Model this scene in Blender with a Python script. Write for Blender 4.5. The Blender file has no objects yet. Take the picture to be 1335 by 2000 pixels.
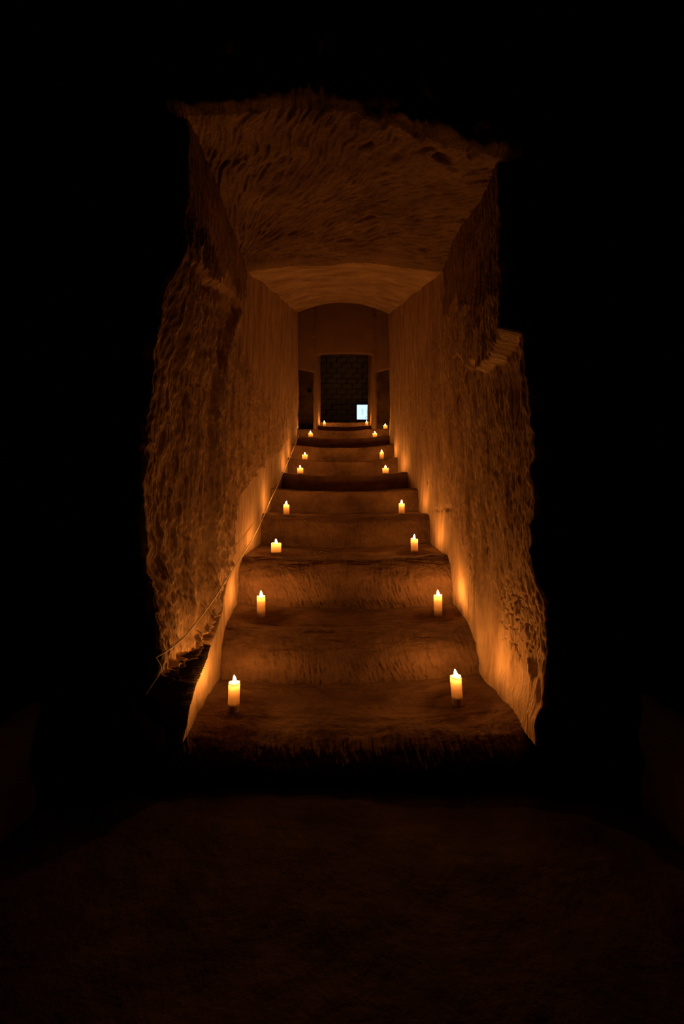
import bpy, math, random
import numpy as np

# ------------------------------------------------------------------ camera, world, exposure
EZ = 1.44                      # eye height above the chamber floor; heights below are given from the eye
F = 850.0                      # focal length in pixels of the 1335 x 2000 frame
sc = bpy.context.scene
COL = sc.collection
cam_d = bpy.data.cameras.new('camera')
cam_d.sensor_fit = 'VERTICAL'
cam_d.sensor_height = 36.0
cam_d.lens = 36.0 * F / 2000.0
cam_d.shift_y = -40.0 / 2000.0
cam_d.clip_start = 0.02
cam = bpy.data.objects.new('camera', cam_d)
cam.location = (0, 0, EZ)
cam.rotation_euler = (math.radians(90), 0, 0)
COL.objects.link(cam)
sc.camera = cam
w = bpy.data.worlds.new('night')
w.use_nodes = True
w.node_tree.nodes['Background'].inputs[0].default_value = (0, 0, 0, 1)
w.node_tree.nodes['Background'].inputs[1].default_value = 0.0
sc.world = w
sc.view_settings.view_transform = 'Standard'
sc.view_settings.look = 'None'
sc.view_settings.exposure = 0.0
sc.view_settings.gamma = 1.0
sc.view_settings.use_curve_mapping = False
FLAME = 1000.0                 # flame radiance
FLAME_RGB = (1.0, 0.365, 0.068)
SCREEN = 1.25
try:
    sc.cycles.use_denoising = True
    sc.cycles.denoiser = 'OPENIMAGEDENOISE'
    sc.cycles.max_bounces = 8
    sc.cycles.diffuse_bounces = 5
    sc.cycles.use_light_tree = True
    sc.cycles.sample_clamp_indirect = 4.0
except Exception:
    pass

# ------------------------------------------------------------------ noise
rng = np.random.RandomState(7)
PERM = rng.permutation(256)
PERM = np.concatenate([PERM, PERM, PERM])
GR = rng.normal(size=(256, 3)); GR /= np.linalg.norm(GR, axis=1)[:, None]

def perlin(x, y, z):
    x, y, z = np.broadcast_arrays(np.asarray(x, float), np.asarray(y, float), np.asarray(z, float))
    xi, yi, zi = np.floor(x).astype(int), np.floor(y).astype(int), np.floor(z).astype(int)
    xf, yf, zf = x - xi, y - yi, z - zi
    xi &= 255; yi &= 255; zi &= 255
    u, v, q = [t * t * t * (t * (t * 6 - 15) + 10) for t in (xf, yf, zf)]
    def g(a, b, c):
        h = PERM[PERM[PERM[xi + a] + yi + b] + zi + c]
        G = GR[h]
        return G[..., 0] * (xf - a) + G[..., 1] * (yf - b) + G[..., 2] * (zf - c)
    def L(a, b, t): return a + t * (b - a)
    return 1.6 * L(L(L(g(0,0,0), g(1,0,0), u), L(g(0,1,0), g(1,1,0), u), v),
                   L(L(g(0,0,1), g(1,0,1), u), L(g(0,1,1), g(1,1,1), u), v), q)

def fbm(x, y, z, o=4, gain=0.5):
    s = 0; a = 1.0; f = 1.0
    for k in range(o):
        s = s + a * perlin(x * f + 13.7 * k, y * f - 7.1 * k, z * f + 3.3 * k)
        a *= gain; f *= 2.03
    return s

def ridged(x, y, z, o=3, gain=0.55):
    s = 0; a = 1.0; f = 1.0
    for k in range(o):
        s = s + a * (1 - 2 * np.abs(perlin(x * f + 5.3 * k, y * f + 1.7 * k, z * f - 9.1 * k)))
        a *= gain; f *= 2.1
    return s

def sstep(t):
    t = np.clip(t, 0, 1); return t * t * (3 - 2 * t)

def worley(x, y, seed=3):
    """F2-F1 of a jittered lattice"""
    r = np.random.RandomState(seed); J = r.rand(64, 64, 2)
    xi, yi = np.floor(x).astype(int), np.floor(y).astype(int)
    d1 = np.full(x.shape, 9.0); d2 = np.full(x.shape, 9.0)
    for a in (-1, 0, 1):
        for b in (-1, 0, 1):
            cx, cy = xi + a, yi + b
            j = J[cx % 64, cy % 64]
            dd = np.hypot(cx + j[..., 0] - x, cy + j[..., 1] - y)
            n1 = np.minimum(d1, dd); d2 = np.minimum(d2, np.maximum(d1, dd)); d1 = n1
    return d2 - d1

# ------------------------------------------------------------------ helpers
def link(name, me, mat=None, parent=None):
    o = bpy.data.objects.new(name, me)
    if mat: me.materials.append(mat)
    COL.objects.link(o)
    if parent: o.parent = parent
    return o

def grid(name, X, D, Z, mat, parent=None, flip=False):
    """X (across), D (depth from the camera), Z (height from the eye): arrays nu x nv"""
    nu, nv = X.shape
    co = np.stack([X, D, Z + EZ], -1).reshape(-1, 3).astype(np.float32)
    i = np.arange(nu * nv).reshape(nu, nv)
    q = np.stack([i[:-1, :-1], i[1:, :-1], i[1:, 1:], i[:-1, 1:]], -1).reshape(-1, 4)
    if flip: q = q[:, ::-1]
    me = bpy.data.meshes.new(name)
    me.vertices.add(len(co)); me.vertices.foreach_set('co', co.ravel())
    me.loops.add(q.size); me.loops.foreach_set('vertex_index', q.ravel().astype(np.int32))
    me.polygons.add(len(q))
    me.polygons.foreach_set('loop_start', (np.arange(len(q)) * 4).astype(np.int32))
    me.polygons.foreach_set('loop_total', np.full(len(q), 4, np.int32))
    me.polygons.foreach_set('use_smooth', np.ones(len(q), bool))
    me.update(calc_edges=True)
    return link(name, me, mat, parent)

def pydata(name, verts, faces, mat, parent=None, smooth=True):
    me = bpy.data.meshes.new(name)
    me.from_pydata(verts, [], faces)
    me.update()
    if smooth: me.polygons.foreach_set('use_smooth', [True] * len(me.polygons))
    return link(name, me, mat, parent)

def struct(o): o['kind'] = 'structure'; return o

def tag(o, label, cat, group=None):
    o['label'] = label; o['category'] = cat
    if group: o['group'] = group
    return o

def empty(name, loc):
    o = bpy.data.objects.new(name, None); o.location = loc; o.empty_display_size = 0.05
    COL.objects.link(o); return o

def lathe(profile, n=28):
    V = []; Fc = []
    for k, (r, z) in enumerate(profile):
        for a in range(n):
            t = 2 * math.pi * a / n
            V.append((r * math.cos(t), r * math.sin(t), z))
    for k in range(len(profile) - 1):
        for a in range(n):
            b = (a + 1) % n
            Fc.append((k * n + a, k * n + b, (k + 1) * n + b, (k + 1) * n + a))
    Fc.append(tuple(reversed(range(n))))
    Fc.append(tuple(range((len(profile) - 1) * n, len(profile) * n)))
    return V, Fc

def box_v(x0, x1, y0, y1, z0, z1):
    V = [(x, y, z) for x in (x0, x1) for y in (y0, y1) for z in (z0, z1)]
    Fc = [(0, 1, 3, 2), (4, 6, 7, 5), (0, 4, 5, 1), (2, 3, 7, 6), (0, 2, 6, 4), (1, 5, 7, 3)]
    return V, Fc

# ------------------------------------------------------------------ materials
def stone(name, c_lo, c_hi, stretch=(1, 1, 1), bump=1.0, fine=60.0, rough=0.95):
    m = bpy.data.materials.new(name); m.use_nodes = True
    nt = m.node_tree; N = nt.nodes; Lk = nt.links
    b = N['Principled BSDF']
    b.inputs['Roughness'].default_value = rough
    b.inputs['Specular IOR Level'].default_value = 0.15
    tc = N.new('ShaderNodeTexCoord')
    mp = N.new('ShaderNodeMapping'); mp.inputs['Scale'].default_value = stretch
    Lk.new(tc.outputs['Object'], mp.inputs['Vector'])
    n1 = N.new('ShaderNodeTexNoise'); n1.inputs['Scale'].default_value = 3.0
    n1.inputs['Detail'].default_value = 8; n1.inputs['Roughness'].default_value = 0.65
    Lk.new(mp.outputs[0], n1.inputs['Vector'])
    r = N.new('ShaderNodeValToRGB')
    r.color_ramp.elements[0].position = 0.32; r.color_ramp.elements[0].color = (*c_lo, 1)
    r.color_ramp.elements[1].position = 0.68; r.color_ramp.elements[1].color = (*c_hi, 1)
    Lk.new(n1.outputs['Fac'], r.inputs['Fac'])
    Lk.new(r.outputs['Color'], b.inputs['Base Color'])
    n2 = N.new('ShaderNodeTexNoise'); n2.inputs['Scale'].default_value = fine
    n2.inputs['Detail'].default_value = 6; n2.inputs['Roughness'].default_value = 0.6
    Lk.new(mp.outputs[0], n2.inputs['Vector'])
    n3 = N.new('ShaderNodeTexNoise'); n3.inputs['Scale'].default_value = fine * 0.3
    n3.inputs['Detail'].default_value = 5
    Lk.new(mp.outputs[0], n3.inputs['Vector'])
    ad = N.new('ShaderNodeMath'); ad.operation = 'MULTIPLY_ADD'
    Lk.new(n3.outputs['Fac'], ad.inputs[0]); ad.inputs[1].default_value = 2.0
    Lk.new(n2.outputs['Fac'], ad.inputs[2])
    bp = N.new('ShaderNodeBump'); bp.inputs['Strength'].default_value = min(1.0, bump)
    bp.inputs['Distance'].default_value = 0.008 * bump
    Lk.new(ad.outputs[0], bp.inputs['Height'])
    Lk.new(bp.outputs[0], b.inputs['Normal'])
    return m

def plain(name, col, rough=0.6, metallic=0.0):
    m = bpy.data.materials.new(name); m.use_nodes = True
    nt = m.node_tree; b = nt.nodes['Principled BSDF']
    tc = nt.nodes.new('ShaderNodeTexCoord'); n = nt.nodes.new('ShaderNodeTexNoise')
    n.inputs['Scale'].default_value = 40
    nt.links.new(tc.outputs['Object'], n.inputs['Vector'])
    mx = nt.nodes.new('ShaderNodeMix'); mx.data_type = 'RGBA'
    mx.inputs[6].default_value = (*[c * 0.85 for c in col], 1); mx.inputs[7].default_value = (*[min(1, c * 1.1) for c in col], 1)
    nt.links.new(n.outputs['Fac'], mx.inputs[0]); nt.links.new(mx.outputs[2], b.inputs['Base Color'])
    b.inputs['Roughness'].default_value = rough; b.inputs['Metallic'].default_value = metallic
    return m

def emit(name, col, s):
    m = bpy.data.materials.new(name); m.use_nodes = True
    nt = m.node_tree; nt.nodes.clear()
    e = nt.nodes.new('ShaderNodeEmission'); e.inputs[0].default_value = (*col, 1); e.inputs[1].default_value = s
    o = nt.nodes.new('ShaderNodeOutputMaterial'); nt.links.new(e.outputs[0], o.inputs[0])
    return m

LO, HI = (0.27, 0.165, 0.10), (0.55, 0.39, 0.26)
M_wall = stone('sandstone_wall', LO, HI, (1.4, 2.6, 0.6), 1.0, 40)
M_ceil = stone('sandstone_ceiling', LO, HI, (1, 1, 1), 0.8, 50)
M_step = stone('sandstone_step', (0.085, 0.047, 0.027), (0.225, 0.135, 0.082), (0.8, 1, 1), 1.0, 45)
M_raw = stone('dark_raw_rock', (0.13, 0.075, 0.045), (0.30, 0.19, 0.12), (1, 1, 1), 1.0, 45)  # darker raw rock; on the upper walls its tone stands in for shade
M_far = stone('sandstone_plaster', (0.26, 0.155, 0.09), (0.34, 0.21, 0.125), (1, 1, 1), 0.4, 30)
M_dark = stone('dark_rock', (0.022, 0.013, 0.008), (0.060, 0.034, 0.021), (1, 1, 1), 1.0, 25)  # dark chamber rock; also paints shade into the pocket and mouth edge
M_block = stone('grey_block', (0.16, 0.14, 0.125), (0.32, 0.28, 0.25), (1, 1, 1), 0.8, 30)
M_wick = plain('charred_wick', (0.02, 0.015, 0.012), 0.9)
M_cable = plain('pale_cable', (0.80, 0.74, 0.64), 0.5)
M_frame = plain('black_metal', (0.03, 0.03, 0.035), 0.5, 0.3)
M_mark = plain('grey_ink', (0.16, 0.22, 0.28), 0.7)
M_flame = emit('flame', FLAME_RGB, FLAME)
M_screen = emit('lit_screen', (0.62, 0.84, 1.0), SCREEN)

M_wax = bpy.data.materials.new('ivory_wax'); M_wax.use_nodes = True      # thin translucent shell round the burnt-down core
nt = M_wax.node_tree; nt.nodes.clear()
df = nt.nodes.new('ShaderNodeBsdfDiffuse'); df.inputs['Color'].default_value = (0.36, 0.25, 0.16, 1)
tr = nt.nodes.new('ShaderNodeBsdfTranslucent'); tr.inputs['Color'].default_value = (0.085, 0.062, 0.036, 1)
ad = nt.nodes.new('ShaderNodeAddShader'); ou = nt.nodes.new('ShaderNodeOutputMaterial')
nt.links.new(df.outputs[0], ad.inputs[0]); nt.links.new(tr.outputs[0], ad.inputs[1]); nt.links.new(ad.outputs[0], ou.inputs[0])

# ------------------------------------------------------------------ shape of the passage (from the eye)
TD = [2.12, 2.82, 3.60, 4.75, 5.65, 6.50, 7.30, 8.10, 8.80, 9.55, 10.30, 11.0]        # front edge of each tread
TZ = [-1.19, -0.93, -0.57, -0.263, 0.033, 0.29, 0.575, 0.877, 1.14, 1.37, 1.56, 1.76]   # its height at the sides
def low_l(d): return np.interp(d, [2.1, 2.82, 3.6, 4.75, 5.65, 6.5, 7.3, 8.1, 8.8], [.775, .79, .86, .883, .917, .90, .91, .93, .91])
def low_r(d): return np.interp(d, [2.1, 2.82, 3.6, 4.75, 5.65, 6.5, 7.3, 8.1, 8.8], [.905, .875, .90, .96, .985, .97, .93, .95, .965])
def ceil_z(d): return np.interp(d, [1.9, 2.1, 3.1, 3.95, 8.8, 9.5], [1.79, 1.79, 1.88, 1.99, 3.60, 3.85])
def high_l(d): return np.interp(d, [2.1, 3.9, 8.8], [.74, .85, .885])
def high_r(d): return np.interp(d, [2.1, 3.9, 8.8], [.765, .90, .955])

def floor_z(d): return np.interp(d, TD, TZ)
ZB = ([2.1, 2.2, 2.35, 2.5, 2.9, 3.2, 3.4, 3.56, 4.3, 5.9, 7.8, 9.0], [-1.25, -1.14, -1.04, -.98, -.82, -.56, -.26, -.06, .15, .47, 1.02, 1.32])

def wall_left(d, z):
    h = sstep((z - floor_z(d)) / 1.6)
    W = low_l(d) * (1 - h) + high_l(d) * h
    # scooped flare at the mouth with a hooked upper lip
    zb = np.interp(d, *ZB) + 0.035 * fbm(d * 6, z * 1.5, 8.0, 3)
    zt = zb + np.interp(d, [2.1, 2.2, 2.35, 2.5, 2.9, 3.3], [.32, .21, .12, .07, .05, .04]) + 0.02 * perlin(d * 30, z * 2, 4.0)
    lip = np.interp(d, [2.05, 2.25, 2.5, 2.9, 3.2, 3.45], [1.13, 1.19, 1.24, 1.38, 1.47, 1.42]) + 0.03 * perlin(d * 9, z * 2, 1.0)
    dback = np.interp(z, [-1.2, -.2, .5, .9, 1.2, 1.5], [2.75, 2.9, 2.85, 3.0, 3.2, 3.5]) + 0.07 * perlin(z * 3, 4.2, 2.0)
    front = np.interp(z, [-1.2, -1.0, -.9, -.815, -.35, .15, .64, .89, 1.15], [.84, .85, .87, .885, .905, .912, .89, .825, .765])
    t = np.clip((dback - d) / (dback - 2.08), 0, 1)
    S = np.clip(front - W, np.interp(d, [2.12, 2.6], [.02, .085]), 1) * (0.45 * sstep(t * 9) + 0.55 * sstep(t * 1.05)) * sstep((lip - z) / 0.05) * sstep((z - zt + 0.02) / 0.05)
    S = S - 0.035 * np.exp(-((d - dback - 0.02) / 0.07) ** 2) * sstep((lip + 0.05 - z) / 0.1) * sstep((z - 0.1) / 0.5)
    S = S + 0.022 * np.sin((d + 0.12 * z * z) * 44 + 3 * perlin(d * 3, z, 1)) * sstep((z - 0.2) / 0.8) * sstep((lip - z) / 0.04) * sstep(t * 8)
    above = sstep((z - zb) / 0.03)                        # 1 on the rough upper layer, 0 on the smooth foot of the wall
    proud = -0.045 * np.interp(d, [2.6, 3.3, 6.5, 8.5], [0, 1, 0.8, 0.2])
    W = W + above * (S + proud * np.exp(-np.clip(z - zb, 0, 9) / 0.5))
    # dark seam between the layers
    seam = sstep((z - zb) / 0.02) * sstep((zt - z) / 0.03) * np.interp(d, [2.1, 2.3, 2.5, 3.3, 4.0, 6, 8], [.45, .35, .16, .06, .02, .008, 0])
    W = W + seam
    zone = np.interp(d, [2.1, 5, 8.8], [1.5, 1.15, 1.95]) + 0.12 * perlin(d * 2.5, 3.1, 0.3)
    rough = above * (0.25 + 0.75 * sstep((zone - z) / 0.10)) 
    rough = np.clip(rough, 0.12, 1) * np.interp(d, [2, 4, 8.8], [1.0, 0.8, 0.45])
    bend = 0.10 * perlin(d * 1.3, z * 0.9, 3.0)           # the streaks wander
    n = 0.009 * ridged((d + bend) * 7, z * 0.9, 0.5, 3) + 0.017 * fbm((d + bend) * 32, z * 3.8, 2.5, 4, 0.7) \
        + 0.008 * ridged((d + bend) * 60, z * 8, 6.5, 2)
    big = 0.035 * fbm(d * 1.6, z * 0.8, 9.5, 2)
    chunk = 0.030 * np.clip(fbm(d * 3.5, z * 3.2, 5.5, 4, 0.6), -0.6, 0.6) * sstep((0.3 - z + 0.3 * (d - 2)) / 0.8)
    return W + n * rough + big * np.clip(above, .3, 1) + chunk * rough + 0.003 * fbm(d * 14, z * 8, 1.1, 3)

def wall_right(d, z):
    h = sstep((z - floor_z(d)) / 1.9)
    W = low_r(d) * (1 - h) + high_r(d) * h
    lip = np.interp(d, [2.05, 2.4, 2.8, 3.2, 3.6], [.80, .72, .82, 1.02, 1.12]) + 0.05 * perlin(d * 7, z * 2, 11.0)
    dback = np.interp(z, [-1.2, -.5, .2, .7, 1.2], [2.7, 3.0, 3.3, 3.3, 3.4]) + 0.06 * perlin(z * 3, 7.2, 2.0)
    front = np.interp(z, [-1.2, -1.04, -.59, -.35, .15, .8], [.905, .95, .945, .90, .885, .875])
    t = np.clip((dback - d) / (dback - 2.08), 0, 1)
    W = W + np.clip(front - W, np.interp(d, [2.12, 2.6], [.02, .06]), 1) * (0.4 * sstep(t * 7) + 0.6 * sstep(t)) * sstep((lip - z) / 0.035)
    foot = sstep((z - floor_z(d) - 0.10) / 0.35)
    rough = (0.3 + 0.7 * foot) * np.interp(d, [2, 4, 8.8], [1.0, 0.75, 0.45]) * (0.45 + 0.55 * sstep((1.35 + 0.15 * (d - 2) - z) / 0.3))
    bend = 0.08 * perlin(d * 1.3, z * 0.9, 13.0)
    n = 0.007 * ridged((d + bend) * 7, z * 0.8, 20.5, 3) + 0.015 * fbm((d + bend) * 32, z * 3.8, 22.5, 4, 0.7) \
        + 0.007 * ridged((d + bend) * 60, z * 8, 26.5, 2)
    big = 0.035 * fbm(d * 1.5, z * 0.8, 29.5, 2)
    # flaked patch near the mouth
    m = np.exp(-(((d - 2.38) / 0.20) ** 2 + ((z + 0.70) / 0.22) ** 2) ** 2)
    wx = worley((d + 0.03 * perlin(d * 9, z * 9, 1)) * 19, (z + 0.02 * perlin(d * 8, z * 8, 5)) * 13)
    flake = 0.020 * m * (np.exp(-(wx / 0.075) ** 2) - 0.2) + 0.006 * m * perlin(d * 20, z * 14, 3.0)
    # niches broken through near the ragged edge
    hole = 0.06 * np.exp(-(((d - 2.14) / 0.022) ** 2 + ((z + 0.98) / 0.06) ** 2)) + 0.05 * np.exp(-(((d - 2.19) / 0.02) ** 2 + ((z + 0.88) / 0.05) ** 2))
    hole = hole + 0.05 * np.exp(-(((d - 2.22) / 0.03) ** 2 + ((z - 0.52) / 0.14) ** 2))
    W = W + n * rough + big * 0.7 + flake + hole + 0.003 * fbm(d * 14, z * 8, 21.1, 3)
    # rows of small pits
    r = random.Random(5)
    pits = [(3.72 + 0.105 * k + r.uniform(-.02, .02), -0.145 - 0.006 * k + r.uniform(-.008, .008), r.uniform(.012, .020)) for k in range(9)]
    pits += [(5.15, .09, .016), (5.35, .085, .018), (4.95, .10, .014), (2.95, 0.28, .03), (3.25, 0.72, .03), (2.75, -.36, .02)]
    for pd, pz, pr in pits:
        W = W + 0.055 * np.exp(-(((d - pd) / (pr * 1.4)) ** 2 + ((z - pz) / pr) ** 2))
    return W

def vault(x, d):
    half = np.interp(d, [2.1, 3.9, 8.8], [.76, .88, .92])
    c = 1 - np.clip(x / half, -1.2, 1.2) ** 2
    return c * np.interp(d, [2, 3.6, 4.6, 8.8], [.02, .03, .12, .22])

# ---- side walls: a heightfield over (depth, height) that rolls round the mouth onto the chamber face
def side(name, fn, sgn, mouth):
    nd, nz, nroll = 470, 560, 36
    u = np.linspace(1 / 2.10, 1 / 8.86, nd); d = 1 / u
    t = np.linspace(0, 1, nz)
    D = np.repeat(d[:, None], nz, 1)
    Z0 = np.maximum(floor_z(d - 0.1) - 0.42, -1.225); Z1 = ceil_z(d) + np.interp(d, [2.1, 2.5], [0.03, 0.16])
    Z = Z0[:, None] + (Z1 - Z0)[:, None] * t[None, :]
    W = fn(D, Z)
    # roll: continue outward at the mouth
    s = np.linspace(1, 0, nroll)[:-1] ** 1.6
    Dr = 2.10 - 0.02 * np.sin(np.clip(s * 14, 0, 1) * math.pi / 2)[:, None] + 0 * t[None, :]
    Wr = W[0][None, :] + 0.45 * s[:, None]
    Zr = np.repeat(Z[0][None, :], len(s), 0)
    Dr = Dr + 0.02 * fbm(Wr * 9, Zr * 4, 0.7 + sgn, 3) * (s[:, None] > 0) * np.clip(s[:, None] * 20, 0, 1)
    D2 = np.concatenate([Dr, D]); W2 = np.concatenate([Wr, W]); Z2 = np.concatenate([Zr, Z])
    # ragged mouth line
    rag = (0.020 * fbm(Z2 * 5, 1.0 + sgn, W2 * 5, 3, 0.5)) * np.exp(-(D2 - 2.08) / 0.05)
    D2 = D2 + rag
    o = struct(grid(name, sgn * W2, D2, Z2, M_wall, flip=(sgn < 0)))
    o.data.materials.append(M_dark)                   # shade of the chamber face and foot pocket painted in as dark rock
    mi = np.zeros((W2.shape[0] - 1, W2.shape[1] - 1), np.int32); mi[:nroll - 3] = 1
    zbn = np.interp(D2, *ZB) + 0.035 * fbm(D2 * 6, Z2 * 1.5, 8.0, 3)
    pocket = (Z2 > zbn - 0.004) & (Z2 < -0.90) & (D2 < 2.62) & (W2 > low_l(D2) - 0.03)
    o.data.materials.append(M_raw)                    # darker raw rock high up near the mouth: weaker light put into its colour
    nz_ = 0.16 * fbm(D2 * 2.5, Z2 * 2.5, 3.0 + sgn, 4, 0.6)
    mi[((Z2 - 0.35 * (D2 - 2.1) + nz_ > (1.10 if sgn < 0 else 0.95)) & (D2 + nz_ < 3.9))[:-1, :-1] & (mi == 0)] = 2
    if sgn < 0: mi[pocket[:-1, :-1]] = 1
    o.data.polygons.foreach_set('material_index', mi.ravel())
    return o
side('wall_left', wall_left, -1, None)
side('wall_right', wall_right, 1, None)

# ---- ceiling
def ceiling():
    nd, nx = 430, 420
    d = 1 / np.linspace(1 / 2.08, 1 / 8.84, nd)
    x = np.linspace(-1.08, 1.12, nx)
    D, X = np.meshgrid(d, x, indexing='ij')
    Z = ceil_z(D) + vault(X, D)
    # the mouth: chipped lower towards the right
    chip = np.interp(X[0], [-1, -.7, .05, .25, .5, .76, 1.1], [.02, .01, .0, -.06, -.12, -.17, -.2])
    Z = Z + chip[None, :] * sstep((3.3 - D) / 1.2)
    # pick marks fanning out from the left rear of the flat part
    cx, cd = -0.95, 3.75
    a = np.arctan2(D - cd, X - cx); r = np.hypot(D - cd, X - cx)
    flat = sstep((4.05 - D + 0.1 * perlin(X * 2, D, 4)) / 0.35)
    wob = 0.06 * fbm(X * 2.2, D * 2.2, 7.7, 2)
    marks = ridged((a + wob) * 30 + 3, r * 3.4, 1.5, 2) * 0.0045 + 0.009 * fbm((a + wob) * 60, r * 7, 3.5, 3, 0.6)
    pick = np.clip(perlin((a + wob) * 44, r * 7, 9.9) - 0.18, 0, 1) * 0.075 * sstep(0.6 + 1.2 * perlin(X * 1.3, D * 1.3, 2.0))
    X = X * np.interp(D, [2.08, 2.5], [0.76, 1.0])
    Z = Z + flat * (marks + pick) + 0.02 * fbm(X * 1.8, D * 1.4, 5.1, 2) * flat
    Z = Z + (1 - flat) * (0.006 * fbm(X * 3, D * 5, 2.2, 3) + 0.003 * ridged(X * 5, D * 18, 1.2, 2))
    # roll up at the mouth
    n = 30; s = np.linspace(1, 0, n)[:-1] ** 1.5
    Dr = (2.08 - 0.05 * np.sin(np.clip(s * 8, 0, 1) * math.pi / 2))[:, None] + 0.02 * fbm(X[0][None, :] * 6, s[:, None] * 4, 3.3, 3)* np.clip(s[:, None] * 20, 0, 1)
    Zr = Z[0][None, :] + 0.30 * s[:, None]; Xr = np.repeat(X[0][None, :], n - 1, 0)
    X2 = np.concatenate([Xr, X]); D2 = np.concatenate([Dr, D]); Z2 = np.concatenate([Zr, Z])
    D2 = D2 + 0.030 * fbm(X2 * 5, 3.0, Z2 * 5, 3, 0.5) * np.exp(-(D2 - 2.03) / 0.06)
    o = struct(grid('ceiling', X2, D2, Z2, M_ceil, flip=True))
    o.data.materials.append(M_raw)  # flat front part in the darker raw rock
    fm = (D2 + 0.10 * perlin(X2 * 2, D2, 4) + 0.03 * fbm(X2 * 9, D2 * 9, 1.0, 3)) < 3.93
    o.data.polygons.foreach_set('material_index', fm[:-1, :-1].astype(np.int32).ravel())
    return o
ceiling()

# ------------------------------------------------------------------ the rock-cut stairs
SAG = [.05, .055, .045, .035, .045, .075, .09, .08, .085, .05, .03, .02]
def tread_noise(x, d, i):
    a = 1.0 if i < 5 else 0.6
    return a * (0.014 * fbm(x * 2.2 + i, d * 3, 1.0, 3) + 0.005 * fbm(x * 5, d * 16, 4.0 + i, 3) + 0.0025 * fbm(x * 22, d * 22, 2.0, 3))
def sag(x, i):
    half = 0.9 if i < 9 else 0.55
    return -SAG[i] * (1 - np.clip(x / half, -1, 1) ** 2)
def tread_z(i, x, d):
    dip = 0.0
    return TZ[i] + sag(x, i) + 0.012 * np.clip((d - TD[i]) / 0.8, 0, 1) + float(tread_noise(np.array([x]), np.array([d]), i)[0]) + dip

stairs = empty('staircase', (0, TD[0], TZ[0] + EZ))
tag(stairs, 'worn rock-cut stairs climbing up the candlelit passage', 'stairs'); stairs['kind'] = 'structure'
def step(i):
    half_l = (float(low_l(TD[i])) + 0.20) if i < 9 else 0.75
    half_r = (float(low_r(TD[i])) + 0.20) if i < 9 else 0.75
    if i == 0: half_l -= 0.17; half_r -= 0.17
    if i >= 10: half_l, half_r = 0.62, 0.74
    if i in (8,): half_l = half_r = 1.5
    if i == 9: half_l = half_r = 1.45
    nx = 440 if i < 4 else 240
    x = np.linspace(-half_l, half_r, nx)
    z0 = TZ[i - 1] - 0.10 if i else -EZ - 0.05
    z1 = TZ[i]; dA = TD[i]
    dB = (TD[i + 1] + 0.16) if i < 11 else 12.2
    if i == 8: dB = 9.9
    if i == 9: dB = 12.0
    lean = 0.10 if i else 0.04                      # riser leans back
    R = [.17, .20, .22, .07, .03, .03, .03, .025, .03, .02, .02, .02][i]
    Rd = [.24, .34, .24, .12, .04, .03, .03, .03, .03, .02, .02, .02][i]
    nr, na, nt = (80, 60, 100) if i < 4 else (30, 14, 36)
    # riser (bottom to R below edge), rounded nose, tread
    zr = np.linspace(z0, z1 - R, nr); dr = dA - lean * (z1 - R - zr) / max(0.2, z1 - z0) * 0.0 - 0.0 * zr
    dr = dA - 0.05 * (z1 - R - zr) / max(.25, (z1 - z0))
    th = np.linspace(0, math.pi / 2, na + 1)[1:]
    zn = z1 - R + R * np.sin(th); dn = dA + Rd - Rd * np.cos(th)
    dt = np.linspace(dA + Rd, dB, nt + 1)[1:]; zt = z1 + 0.012 * np.clip((dt - dA) / 0.8, 0, 1)
    P = np.concatenate([np.stack([dr, zr], 1), np.stack([dn, zn], 1), np.stack([dt, zt], 1)])
    D = np.repeat(P[:, 0][None, :], nx, 0); Z = np.repeat(P[:, 1][None, :], nx, 0)
    X = np.repeat(x[:, None], len(P), 1)
    wgt = np.zeros(len(P)); wgt[nr:nr + na] = 0.5 + 0.5 * np.sin(th); wgt[nr + na:] = 1; wgt[:nr] = np.linspace(0, 0.5, nr)
    Z = Z + (sag(X, i) + tread_noise(X, D, i)) * wgt[None, :]
    rw = np.zeros(len(P)); rw[:nr] = 1; rw[nr:nr + na] = np.cos(th)
    rw = np.maximum(rw, 0.0)
    Dz = Z.copy()
    ris = 0.030 * fbm(X * 1.7 + 3 * i, 0.3, i * 1.7, 3) + 0.014 * fbm(X * 5, Dz * 7, 9.0 + i, 4, 0.6)
    if i < 5: ris = ris + (0.007 * ridged((X + 0.35 * Dz + 0.1 * perlin(X * 2, Dz * 2, i)) * 26, Dz * 6, 2.0 + i, 2) + 0.006 * fbm((X + 0.3 * Dz) * 50, Dz * 14, 5.0, 2, 0.7))
    else: ris = ris + 0.005 * ridged(X * 14, Dz * 9, 2.0 + i, 2)
    if i in (1, 2, 3): Z = Z + (0.010 * ridged(X * 1.6 + 2, (D + 0.10 * X * X) * (9 + i), 3.0 + i, 3) * np.sin(np.clip((D - dA) / (Rd + 0.12), 0, 1) * math.pi))
    ch = 0.03 * np.exp(-((Dz - (TZ[i] - 0.04)) / 0.05) ** 2) if i < 5 else 0
    D = D + (ris + ch * 0) * rw[None, :]
    D = D + 0.05 * (1 - np.clip(X / 0.9, -1, 1) ** 2) * (-0.5 if i % 2 else 0.6) * np.maximum(rw, 0)[None, :]
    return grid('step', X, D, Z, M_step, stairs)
for i in range(12): step(i)
for o in stairs.children:
    o.matrix_parent_inverse = stairs.matrix_world.inverted()
    o.location = (-stairs.location[0], -stairs.location[1], -stairs.location[2])

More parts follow.
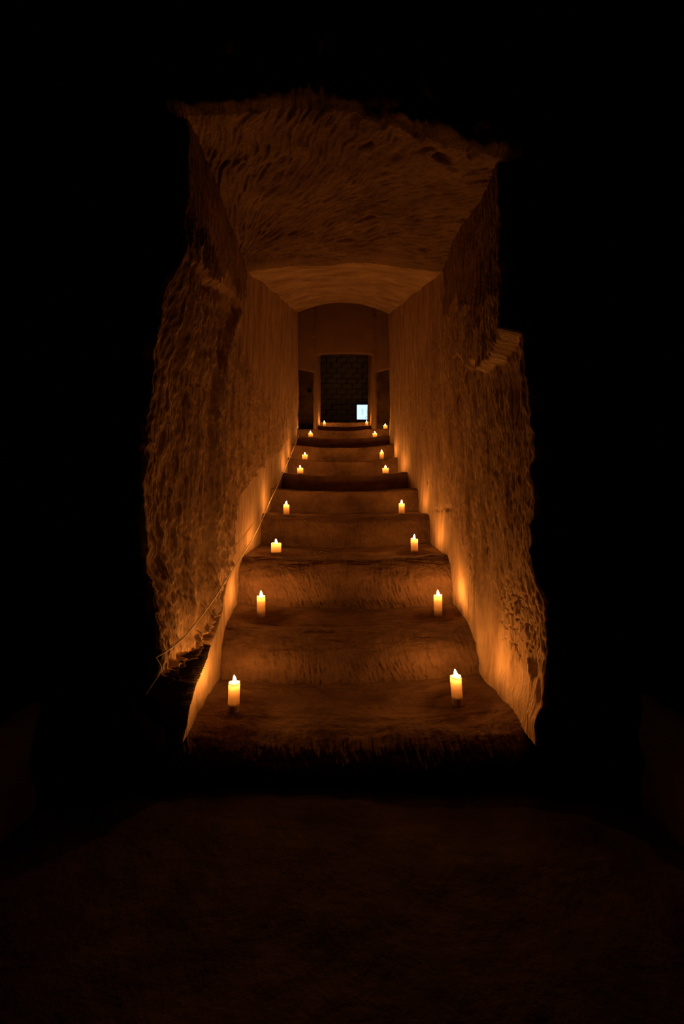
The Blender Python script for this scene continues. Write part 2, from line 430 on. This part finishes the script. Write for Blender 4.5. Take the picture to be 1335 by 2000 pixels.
# ------------------------------------------------------------------ upper landing: end wall with doorway and two side recesses
def slab_wall(name, mat, outline_fn, x0, x1, z0, z1, d0, d1, nx=90, nz=120):
    pass
def wall_box(name, x0, x1, d0, d1, z0, z1, mat, arch=0.0, rise=0.0, skew=0.0, amp=0.012, parent=None, seed=0.0):
    """closed rock block with a subdivided, gently uneven skin; arch hollows its underside"""
    V = []; Fc = []; key = {}
    def vid(p):
        k = tuple(round(c, 5) for c in p)
        if k not in key: key[k] = len(V); V.append(list(p))
        return key[k]
    nx = max(2, int((x1 - x0) / 0.05)); nd = max(2, int((d1 - d0) / 0.08)); nz = max(2, int((z1 - z0) / 0.06))
    nx, nd, nz = min(nx, 60), min(nd, 40), min(nz, 60)
    xs = np.linspace(x0, x1, nx + 1); ds = np.linspace(d0, d1, nd + 1); zs = np.linspace(z0, z1, nz + 1)
    def face(A, B, f, fl):
        for a in range(len(A) - 1):
            for b_ in range(len(B) - 1):
                q = [vid(f(A[a], B[b_])), vid(f(A[a + 1], B[b_])), vid(f(A[a + 1], B[b_ + 1])), vid(f(A[a], B[b_ + 1]))]
                Fc.append(tuple(q[::-1] if fl else q))
    face(xs, zs, lambda a, c: (a, d0, c), False); face(xs, zs, lambda a, c: (a, d1, c), True)
    face(ds, zs, lambda a, c: (x0, a, c), True); face(ds, zs, lambda a, c: (x1, a, c), False)
    face(xs, ds, lambda a, c: (a, c, z0), True); face(xs, ds, lambda a, c: (a, c, z1), False)
    V = np.array(V)
    xm, xh = (x0 + x1) / 2, (x1 - x0) / 2
    if skew: V[:, 0] += skew * (V[:, 1] - d0) / (d1 - d0)
    if rise:
        V[:, 2] += rise * np.clip(1 - (V[:, 2] - z0) / (z1 - z0), 0, 1) * (V[:, 1] - d0) / (d1 - d0)
    if arch:
        low = np.clip(1 - (V[:, 2] - z0) / (z1 - z0), 0, 1)
        V[:, 2] += arch * (1 - ((V[:, 0] - xm) / xh) ** 2) * low
    n_ = amp * fbm(V[:, 0] * 3, V[:, 1] * 3, V[:, 2] * 3 + seed, 3)
    V[:, 0] += n_; V[:, 1] += amp * fbm(V[:, 0] * 3 + 9, V[:, 1] * 3, V[:, 2] * 3 + seed, 3); V[:, 2] += n_ * 0.5
    V[:, 2] += EZ
    return pydata(name, V.tolist(), Fc, mat, parent)

end = bpy.data.objects.new('wall_back', None); COL.objects.link(end); end['kind'] = 'structure'
# pillars either side of the doorway
wall_box('pillar', -0.63, -0.572, 9.60, 11.2, 1.25, 3.9, M_far, skew=0.025, parent=end)
wall_box('pillar', 0.665, 0.765, 9.60, 11.2, 1.25, 3.9, M_far, skew=0.055, parent=end)
# lintels: over the doorway and over the side recesses
wall_box('lintel', -0.60, 0.72, 9.60, 11.2, 2.99, 4.6, M_far, arch=0.04, rise=0.62, parent=end)
wall_box('lintel', -1.75, -0.60, 9.60, 10.4, 2.60, 4.6, M_far, arch=0.10, rise=0.45, parent=end)
wall_box('lintel', 0.72, 1.75, 9.60, 10.4, 2.60, 4.6, M_far, arch=0.10, rise=0.45, parent=end)
# back of the recesses and landing flanks
struct(wall_box('wall_recess_left', -1.9, -0.60, 11.6, 11.9, 1.0, 4.2, M_raw))
struct(wall_box('wall_recess_right', 0.70, 1.9, 11.6, 11.9, 1.0, 4.2, M_raw, seed=2))
struct(wall_box('wall_landing_left', -1.75, -1.45, 8.86, 11.9, 0.9, 4.6, M_far, seed=4))
struct(wall_box('wall_landing_right', 1.45, 1.75, 8.86, 11.9, 0.9, 4.6, M_far, seed=8))
struct(wall_box('ceiling_landing', -1.7, 1.7, 8.7, 9.9, 4.25, 4.6, M_far, seed=9))
# jamb faces closing the end of the passage onto the landing
struct(wall_box('trim_1', -1.7, -0.93, 8.80, 8.92, 0.8, 4.6, M_far, amp=0.004, seed=11))
struct(wall_box('trim_2', 1.00, 1.7, 8.80, 8.92, 0.8, 4.6, M_far, amp=0.004, seed=12))
struct(wall_box('trim_3', -1.2, 1.2, 8.80, 8.92, 3.90, 4.6, M_far, amp=0.004, seed=13))
# round socket hole in the left recess
V, Fc = lathe([(0.055, 0.0), (0.055, 0.03), (0.038, 0.034), (0.034, 0.012), (0.001, 0.010)], 16)
hole = pydata('conduit_socket', V, Fc, M_wick)
hole.rotation_euler = (math.radians(90), 0, 0); hole.location = (-0.86, 11.595, 2.68 + EZ)
tag(hole, 'small round dark socket on the wall of the recess left of the far doorway', 'socket')

# ------------------------------------------------------------------ far room behind the doorway
struct(wall_box('wall_far_room_left', -2.6, -2.4, 11.2, 15.5, 1.5, 5.2, M_block, amp=0.03))
struct(wall_box('wall_far_room_right', 2.4, 2.6, 11.2, 15.5, 1.5, 5.2, M_block, amp=0.03))
struct(wall_box('floor_far_room', -2.5, 2.5, 11.1, 15.5, 1.45, 1.74, M_block, amp=0.02))
def far_ceiling():
    x = np.linspace(-2.6, 2.6, 120); d = np.linspace(11.1, 15.5, 120)
    D, X = np.meshgrid(d, x, indexing='ij')
    Z = 3.55 + 0.9 * (1 - (X / 2.6) ** 2) + 0.25 * (D - 11.1) / 4.4 + 0.05 * ridged(X * 1.0, D * 4, 1.0, 2)
    struct(grid('ceiling_far_room', X, D, Z, M_block, flip=True))
far_ceiling()
wf = bpy.data.objects.new('wall_far', None); COL.objects.link(wf); wf['kind'] = 'structure'
V, Fc = box_v(-2.6, 2.6, 15.12, 15.3, 1.4 + EZ, 5.3 + EZ)
pydata('mortar_bed', V, Fc, M_dark, wf, smooth=False)
rr = random.Random(11)
blk = []
for k in range(6):
    V, Fc = box_v(-0.165, 0.165, -0.06, 0.06, -0.082, 0.082)
    V = [(x + rr.uniform(-.012, .012), y + (rr.uniform(-.03, .02) if y < 0 else 0), z + rr.uniform(-.010, .010)) for x, y, z in V]
    me = bpy.data.meshes.new('stone_block'); me.from_pydata(V, [], Fc); me.materials.append(M_block); me.update(); blk.append(me)
cnt = 0
for row in range(19):
    for c in range(8):
        z = 1.84 + row * 0.18
        x = -1.25 + c * 0.355 + (0.17 if row % 2 else 0)
        o = bpy.data.objects.new('stone_block', blk[rr.randrange(6)]); COL.objects.link(o); o.parent = wf
        o.location = (x + rr.uniform(-.01, .01), 15.10, z + EZ)

# lit information panel
panel = empty('information_panel', (0.71, 14.0, 1.74 + EZ))
tag(panel, 'small bright bluish-white lit display panel beyond the far doorway', 'display panel')
pz0, pz1 = 2.32 - 1.74, 2.79 - 1.74
V, Fc = box_v(-0.25, 0.25, 0.01, 0.06, pz0 - 0.015, pz1 + 0.015)
pydata('panel_frame', V, Fc, M_frame, panel, smooth=False)
V, Fc = box_v(-0.232, 0.232, 0.0, 0.012, pz0, pz1)
scr = pydata('screen', V, Fc, M_screen, panel, smooth=False)
for sx in (-0.2, 0.2):
    V, Fc = box_v(sx - 0.015, sx + 0.015, 0.02, 0.05, 0.0, pz0)
    pydata('leg', V, Fc, M_frame, panel, smooth=False)
    V, Fc = box_v(sx - 0.03, sx + 0.03, -0.08, 0.14, -0.01, 0.015)
    pydata('foot', V, Fc, M_frame, panel, smooth=False)
def ink(pts, wdt, mat):
    V = []; Fc = []
    for k in range(len(pts) - 1):
        (xa, za), (xb, zb) = pts[k], pts[k + 1]
        dx, dz = xb - xa, zb - za; L = math.hypot(dx, dz) or 1
        nx, nz = -dz / L * wdt, dx / L * wdt
        n = len(V)
        for yy in (-0.003, 0.002):
            V += [(xa + nx, yy, za + nz), (xa - nx, yy, za - nz), (xb - nx, yy, zb - nz), (xb + nx, yy, zb + nz)]
        Fc += [(n, n + 1, n + 2, n + 3), (n + 7, n + 6, n + 5, n + 4), (n, n + 4, n + 5, n + 1), (n + 2, n + 6, n + 7, n + 3), (n + 1, n + 5, n + 6, n + 2), (n, n + 3, n + 7, n + 4)]
    return pydata('printed_mark', V, Fc, mat, scr, smooth=False)
def S(px, py):   # position on the panel face from the photograph's panel (0..1, 0..1, y down)
    return (-0.21 + 0.42 * px, pz1 - (pz1 - pz0) * py)
M_ink2 = emit('printed_blue_grey', (0.30, 0.45, 0.58), SCREEN)
M_ink3 = emit('printed_pale_grey', (0.48, 0.66, 0.82), SCREEN)
ink([S(.28, .30), S(.38, .36), S(.42, .42), S(.32, .50), S(.42, .56), S(.38, .66), S(.30, .71)], 0.009, M_ink2)
ink([S(.42, .30), S(.43, .42)], 0.008, M_ink2)
ink([S(.36, .82), S(.44, .86), S(.42, .92)], 0.008, M_ink3)
ink([S(.64, .18), S(.70, .20), S(.68, .34), S(.66, .50), S(.70, .62)], 0.010, M_ink3)
ink([S(.80, .16), S(.84, .26)], 0.009, M_ink3)
ink([S(.58, .94), S(.64, .84), S(.76, .80), S(.85, .86), S(.86, .93)], 0.012, M_ink2)
ink([S(.70, .90), S(.80, .90)], 0.010, M_ink2)
ink([S(.93, .76), S(.93, .82)], 0.007, M_ink3)

# ------------------------------------------------------------------ the dark chamber in front of the stairs
def ring():
    """chamber face around the mouth"""
    inner = [(-.77, -1.33), (-.97, -.8), (-1.0, 0), (-.99, .8), (-.88, 1.3), (-.85, 1.85), (-.7, 2.0), (0, 2.0), (.5, 1.95), (.86, 1.85), (.90, 1.3), (.98, .7),
             (1.0, 0), (1.03, -.6), (1.05, -1.1), (.92, -1.33), (.5, -1.37), (-.5, -1.37), (-.77, -1.33)]
    P = np.array(inner); seg = np.hypot(*np.diff(P, axis=0).T); s = np.concatenate([[0], np.cumsum(seg)])
    t = np.linspace(0, s[-1], 260)
    ix = np.interp(t, s, P[:, 0]); iz = np.interp(t, s, P[:, 1])
    cx, cz = 0.05, 0.3
    ang = np.arctan2(iz - cz, ix - cx); c, sn = np.cos(ang), np.sin(ang)
    k = np.minimum(np.where(np.abs(c) > 1e-6, 3.3 / np.abs(c), 99), np.where(sn > 0, 2.9 / np.maximum(np.abs(sn), 1e-6), 1.85 / np.maximum(np.abs(sn), 1e-6)))
    ox, oz = cx + k * c, cz + k * sn
    q = np.linspace(0, 1, 60)[None, :] ** 1.5
    X = ix[:, None] * (1 - q) + ox[:, None] * q; Z = iz[:, None] * (1 - q) + oz[:, None] * q
    D = 2.10 + 0.05 * fbm(X * 1.5, Z * 1.5, 4.0, 4) * np.clip(q * 5, 0.2, 1) + 0.012 * ridged(X * 7, Z * 7, 1.0, 2)
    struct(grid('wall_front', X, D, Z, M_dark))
ring()
def sheet(name, f, ua, ub, va, vb, nu, nv, flip, mat=None):
    u = np.linspace(ua, ub, nu); v = np.linspace(va, vb, nv); U, Vv = np.meshgrid(u, v, indexing='ij')
    X, D, Z = f(U, Vv); return struct(grid(name, X, D, Z, mat or M_dark, flip=flip))
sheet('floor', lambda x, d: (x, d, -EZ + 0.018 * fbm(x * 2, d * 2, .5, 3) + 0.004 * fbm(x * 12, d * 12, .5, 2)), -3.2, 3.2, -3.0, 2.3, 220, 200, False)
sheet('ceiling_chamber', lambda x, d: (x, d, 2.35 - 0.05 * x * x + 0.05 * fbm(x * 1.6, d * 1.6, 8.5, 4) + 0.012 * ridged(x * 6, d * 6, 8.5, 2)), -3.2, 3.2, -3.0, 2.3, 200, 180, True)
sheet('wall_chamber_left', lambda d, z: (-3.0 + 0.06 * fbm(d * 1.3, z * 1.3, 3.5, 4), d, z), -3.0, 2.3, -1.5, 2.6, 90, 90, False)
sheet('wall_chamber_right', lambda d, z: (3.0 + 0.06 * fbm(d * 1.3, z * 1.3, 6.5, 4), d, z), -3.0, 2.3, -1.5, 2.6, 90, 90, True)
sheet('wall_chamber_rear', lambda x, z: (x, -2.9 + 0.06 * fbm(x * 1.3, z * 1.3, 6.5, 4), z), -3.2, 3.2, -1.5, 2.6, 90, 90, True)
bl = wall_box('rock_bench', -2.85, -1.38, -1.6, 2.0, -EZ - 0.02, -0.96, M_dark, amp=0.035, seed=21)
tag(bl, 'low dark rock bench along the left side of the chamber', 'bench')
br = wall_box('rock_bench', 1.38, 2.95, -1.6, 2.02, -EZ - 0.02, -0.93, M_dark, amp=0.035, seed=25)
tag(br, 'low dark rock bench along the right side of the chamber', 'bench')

# ------------------------------------------------------------------ candles
def make_candle(R, H, drop=0.0, seed=0):
    t = empty('candle', (0, 0, 0))
    r = random.Random(seed)
    core = H - (0.100 if H > 0.12 else 0.070)         # floor of the burnt-down core
    prof = [(0.002, core), (R * 0.5, core), (R * 0.9, core - 0.004), (R * 0.97, core - 0.012), (R * 0.90, 0.001), (R * 0.95, 0.0), (R, 0.004)] + [(R, H * k / 14.0) for k in range(1, 14)] + \
           [(R, H - 0.006), (R * 0.985, H - 0.001), (R * 0.95, H), (R * 0.88, H - 0.003)]
    V, Fc = lathe(prof, 32); Fc = Fc[:-2]
    V = [(x * (1 + 0.012 * math.sin(3 * math.atan2(y, x) + seed)), y, z + (0.0025 * math.sin(2 * math.atan2(y, x) + seed) if z > H - 0.02 else 0)) for x, y, z in V]
    pydata('wax_body', V, Fc, M_wax, t)
    V, Fc = lathe([(0.0014, core - 0.002), (0.0014, H - 0.015), (0.0012, H - 0.010), (0.0006, H - 0.006)], 8)
    pydata('wick', V, Fc, M_wick, t)
    z0 = H - 0.008
    fp = [(0.0008, 0), (0.0055, 0.004), (0.0090, 0.010), (0.0100, 0.018), (0.0082, 0.028), (0.0048, 0.037), (0.0016, 0.045), (0.0003, 0.048)]
    V, Fc = lathe([(a, z0 + b_) for a, b_ in fp], 10)
    V = [(x + 0.002 * math.sin((z - z0) * 60 + seed), y, z) for x, y, z in V]
    pydata('flame', V, Fc, M_flame, t)
    return t

SLIM = make_candle(0.031, 0.160, seed=1)
MID = make_candle(0.034, 0.135, seed=4)
FAT = make_candle(0.046, 0.105, seed=2)
protos = {'slim': [SLIM, False], 'mid': [MID, False], 'fat': [FAT, False]}
def place(kind, px, i, d, label, lean=0.0, spin=0.0, z=None):
    p = protos[kind]
    if not p[1]: o = p[0]; p[1] = True
    else:
        o = p[0].copy(); COL.objects.link(o)
        for c in list(p[0].children):
            k = c.copy(); COL.objects.link(k); k.parent = o
    x = (px - 667.5) * d / F
    zz = tread_z(i, x, d) if z is None else z
    o.location = (x, d, zz + EZ - 0.001)
    o.rotation_euler = (0, lean, 0)
    tag(o, label, 'candle', 'lit candles along the stairs')
    return o
place('slim', 455.5, 0, 2.40, 'lit ivory pillar candle at left on the lowest step', 0.03)
place('slim', 893, 0, 2.47, 'lit ivory pillar candle at right on the lowest step', -0.07)
place('slim', 509.5, 1, 3.30, 'lit ivory pillar candle at left on the second step from the bottom', 0.0)
place('slim', 855, 1, 3.30, 'lit ivory pillar candle at right on the second step from the bottom', -0.01)
place('fat', 539, 2, 4.05, 'short wide lit candle at left on the third step from the bottom', 0.0)
place('mid', 809, 2, 4.15, 'lit ivory candle at right on the third step, in its own round shadow', -0.01)
place('mid', 559, 3, 5.05, 'slim lit candle at left on the fourth step from the bottom', 0.0)
place('mid', 784, 3, 5.05, 'slim lit candle at right on the fourth step from the bottom', 0.0)
place('fat', 586, 5, 6.72, 'short lit candle at left just above the tall dark riser halfway up', 0.0)
place('fat', 752.5, 5, 6.72, 'short lit candle at right just above the tall dark riser halfway up', 0.0)
place('fat', 595, 6, 7.50, 'short lit candle at left, second candle up above the tall dark riser', 0.0)
place('mid', 745, 6, 7.50, 'narrow lit candle at right, second candle up above the tall dark riser', 0.0)
place('fat', 606, 8, 9.00, 'short lit candle on the landing left of the far doorway', 0.0)
place('fat', 731.5, 8, 9.00, 'short lit candle on the landing in front of the right door pillar', 0.0)
place('fat', 752, 9, 9.72, 'lit candle on the ledge in the recess right of the far doorway', 0.0)
place('mid', 633, 10, 10.62, 'distant lit candle just inside the far doorway at left', 0.0)
place('mid', 715.5, 10, 10.62, 'distant lit candle inside the far doorway at right, below the lit panel', 0.0)

# ------------------------------------------------------------------ cable along the left edge of the stairs
def cable(name, pts, rad, label):
    cu = bpy.data.curves.new(name, 'CURVE'); cu.dimensions = '3D'; cu.bevel_depth = rad; cu.bevel_resolution = 2
    sp = cu.splines.new('NURBS'); sp.points.add(len(pts) - 1); sp.order_u = 3; sp.use_endpoint_u = True
    for k, (px, py, d) in enumerate(pts):
        sp.points[k].co = ((px - 667.5) * d / F, d, (960 - py) * d / F + EZ, 1)
    cu.materials.append(M_cable)
    tmp = bpy.data.objects.new('tmp', cu); me = bpy.data.meshes.new_from_object(tmp); me.name = name
    bpy.data.objects.remove(tmp)
    o = bpy.data.objects.new(name, me); COL.objects.link(o)
    return tag(o, label, 'cable')
CB = cable('cable', [(583, 850, 8.65), (576, 868, 7.85), (566, 893, 7.05), (553, 922, 6.4), (541, 950, 5.6), (527, 978, 5.05), (516, 1005, 4.62), (500, 1040, 4.05),
                (478, 1078, 3.5), (455, 1112, 3.12), (441, 1132, 2.92), (425, 1160, 2.72), (405, 1188, 2.52), (386, 1212, 2.36), (366, 1238, 2.2), (345, 1258, 2.09), (322, 1274, 2.00), (304, 1284, 1.97)], 0.0040,
      'thin pale cable running down the left edge of the stairs and over the mouth')
LE = cable('loose_end', [(304, 1284, 1.97), (312, 1296, 1.985), (316, 1306, 2.0), (308, 1322, 1.97), (296, 1338, 1.96), (285, 1356, 1.95)], 0.0022, 'short loose cable end hanging at the ragged left edge of the mouth')
LE.parent = CB; del LE['category']; LE['label'] = 'loose thin end hanging off the cable'

# ------------------------------------------------------------------ crumbs of stone on the third step
V = []; Fc = []
rr = random.Random(3)
for k in range(70):
    d = rr.uniform(3.78, 4.5); px = rr.gauss(610, 32) if k < 55 else rr.uniform(500, 850)
    x = (px - 667.5) * d / F; z = tread_z(2, x, d) + EZ; s = rr.uniform(.003, .009)
    n = len(V)
    for (a, b_, c) in ((1, 0, 0), (-1, 0, 0), (0, 1, 0), (0, -1, 0), (0, 0, .8), (0, 0, -.5)):
        V.append((x + a * s * rr.uniform(.6, 1.3), d + b_ * s * rr.uniform(.6, 1.3), z + c * s))
    for f in ((0, 2, 4), (2, 1, 4), (1, 3, 4), (3, 0, 4), (2, 0, 5), (1, 2, 5), (3, 1, 5), (0, 3, 5)):
        Fc.append(tuple(n + q for q in f))
g = pydata('gravel', V, Fc, M_wall, smooth=False)
g['kind'] = 'stuff'; tag(g, 'crumbs of sandstone scattered beside the wide candle on the third step', 'gravel')

# ------------------------------------------------------------------ labels of the setting
SET = {'wall_left': ('tall rough-hewn left wall of the stair passage with a smooth lit foot', 'wall'),
       'wall_right': ('tall rough-hewn right wall of the stair passage with a flaked patch near its mouth', 'wall'),
       'wall_front': ('dark rock face around the ragged mouth of the passage', 'wall'),
       'wall_back': ('plastered end wall with a central doorway and a recess on each side', 'wall'),
       'wall_far': ('dim coursed stone wall seen through the far doorway behind the lit panel', 'wall'),
       'ceiling': ('pick-marked flat rock ceiling that turns into a smooth sloping vault', 'ceiling'),
       'floor': ('dark rock floor of the chamber below the lowest step', 'floor'),
       'ceiling_chamber': ('black rock ceiling of the chamber above the mouth', 'ceiling')}
for n_, (l_, c_) in SET.items():
    o = bpy.data.objects.get(n_)
    if o: o['label'] = l_; o['category'] = c_
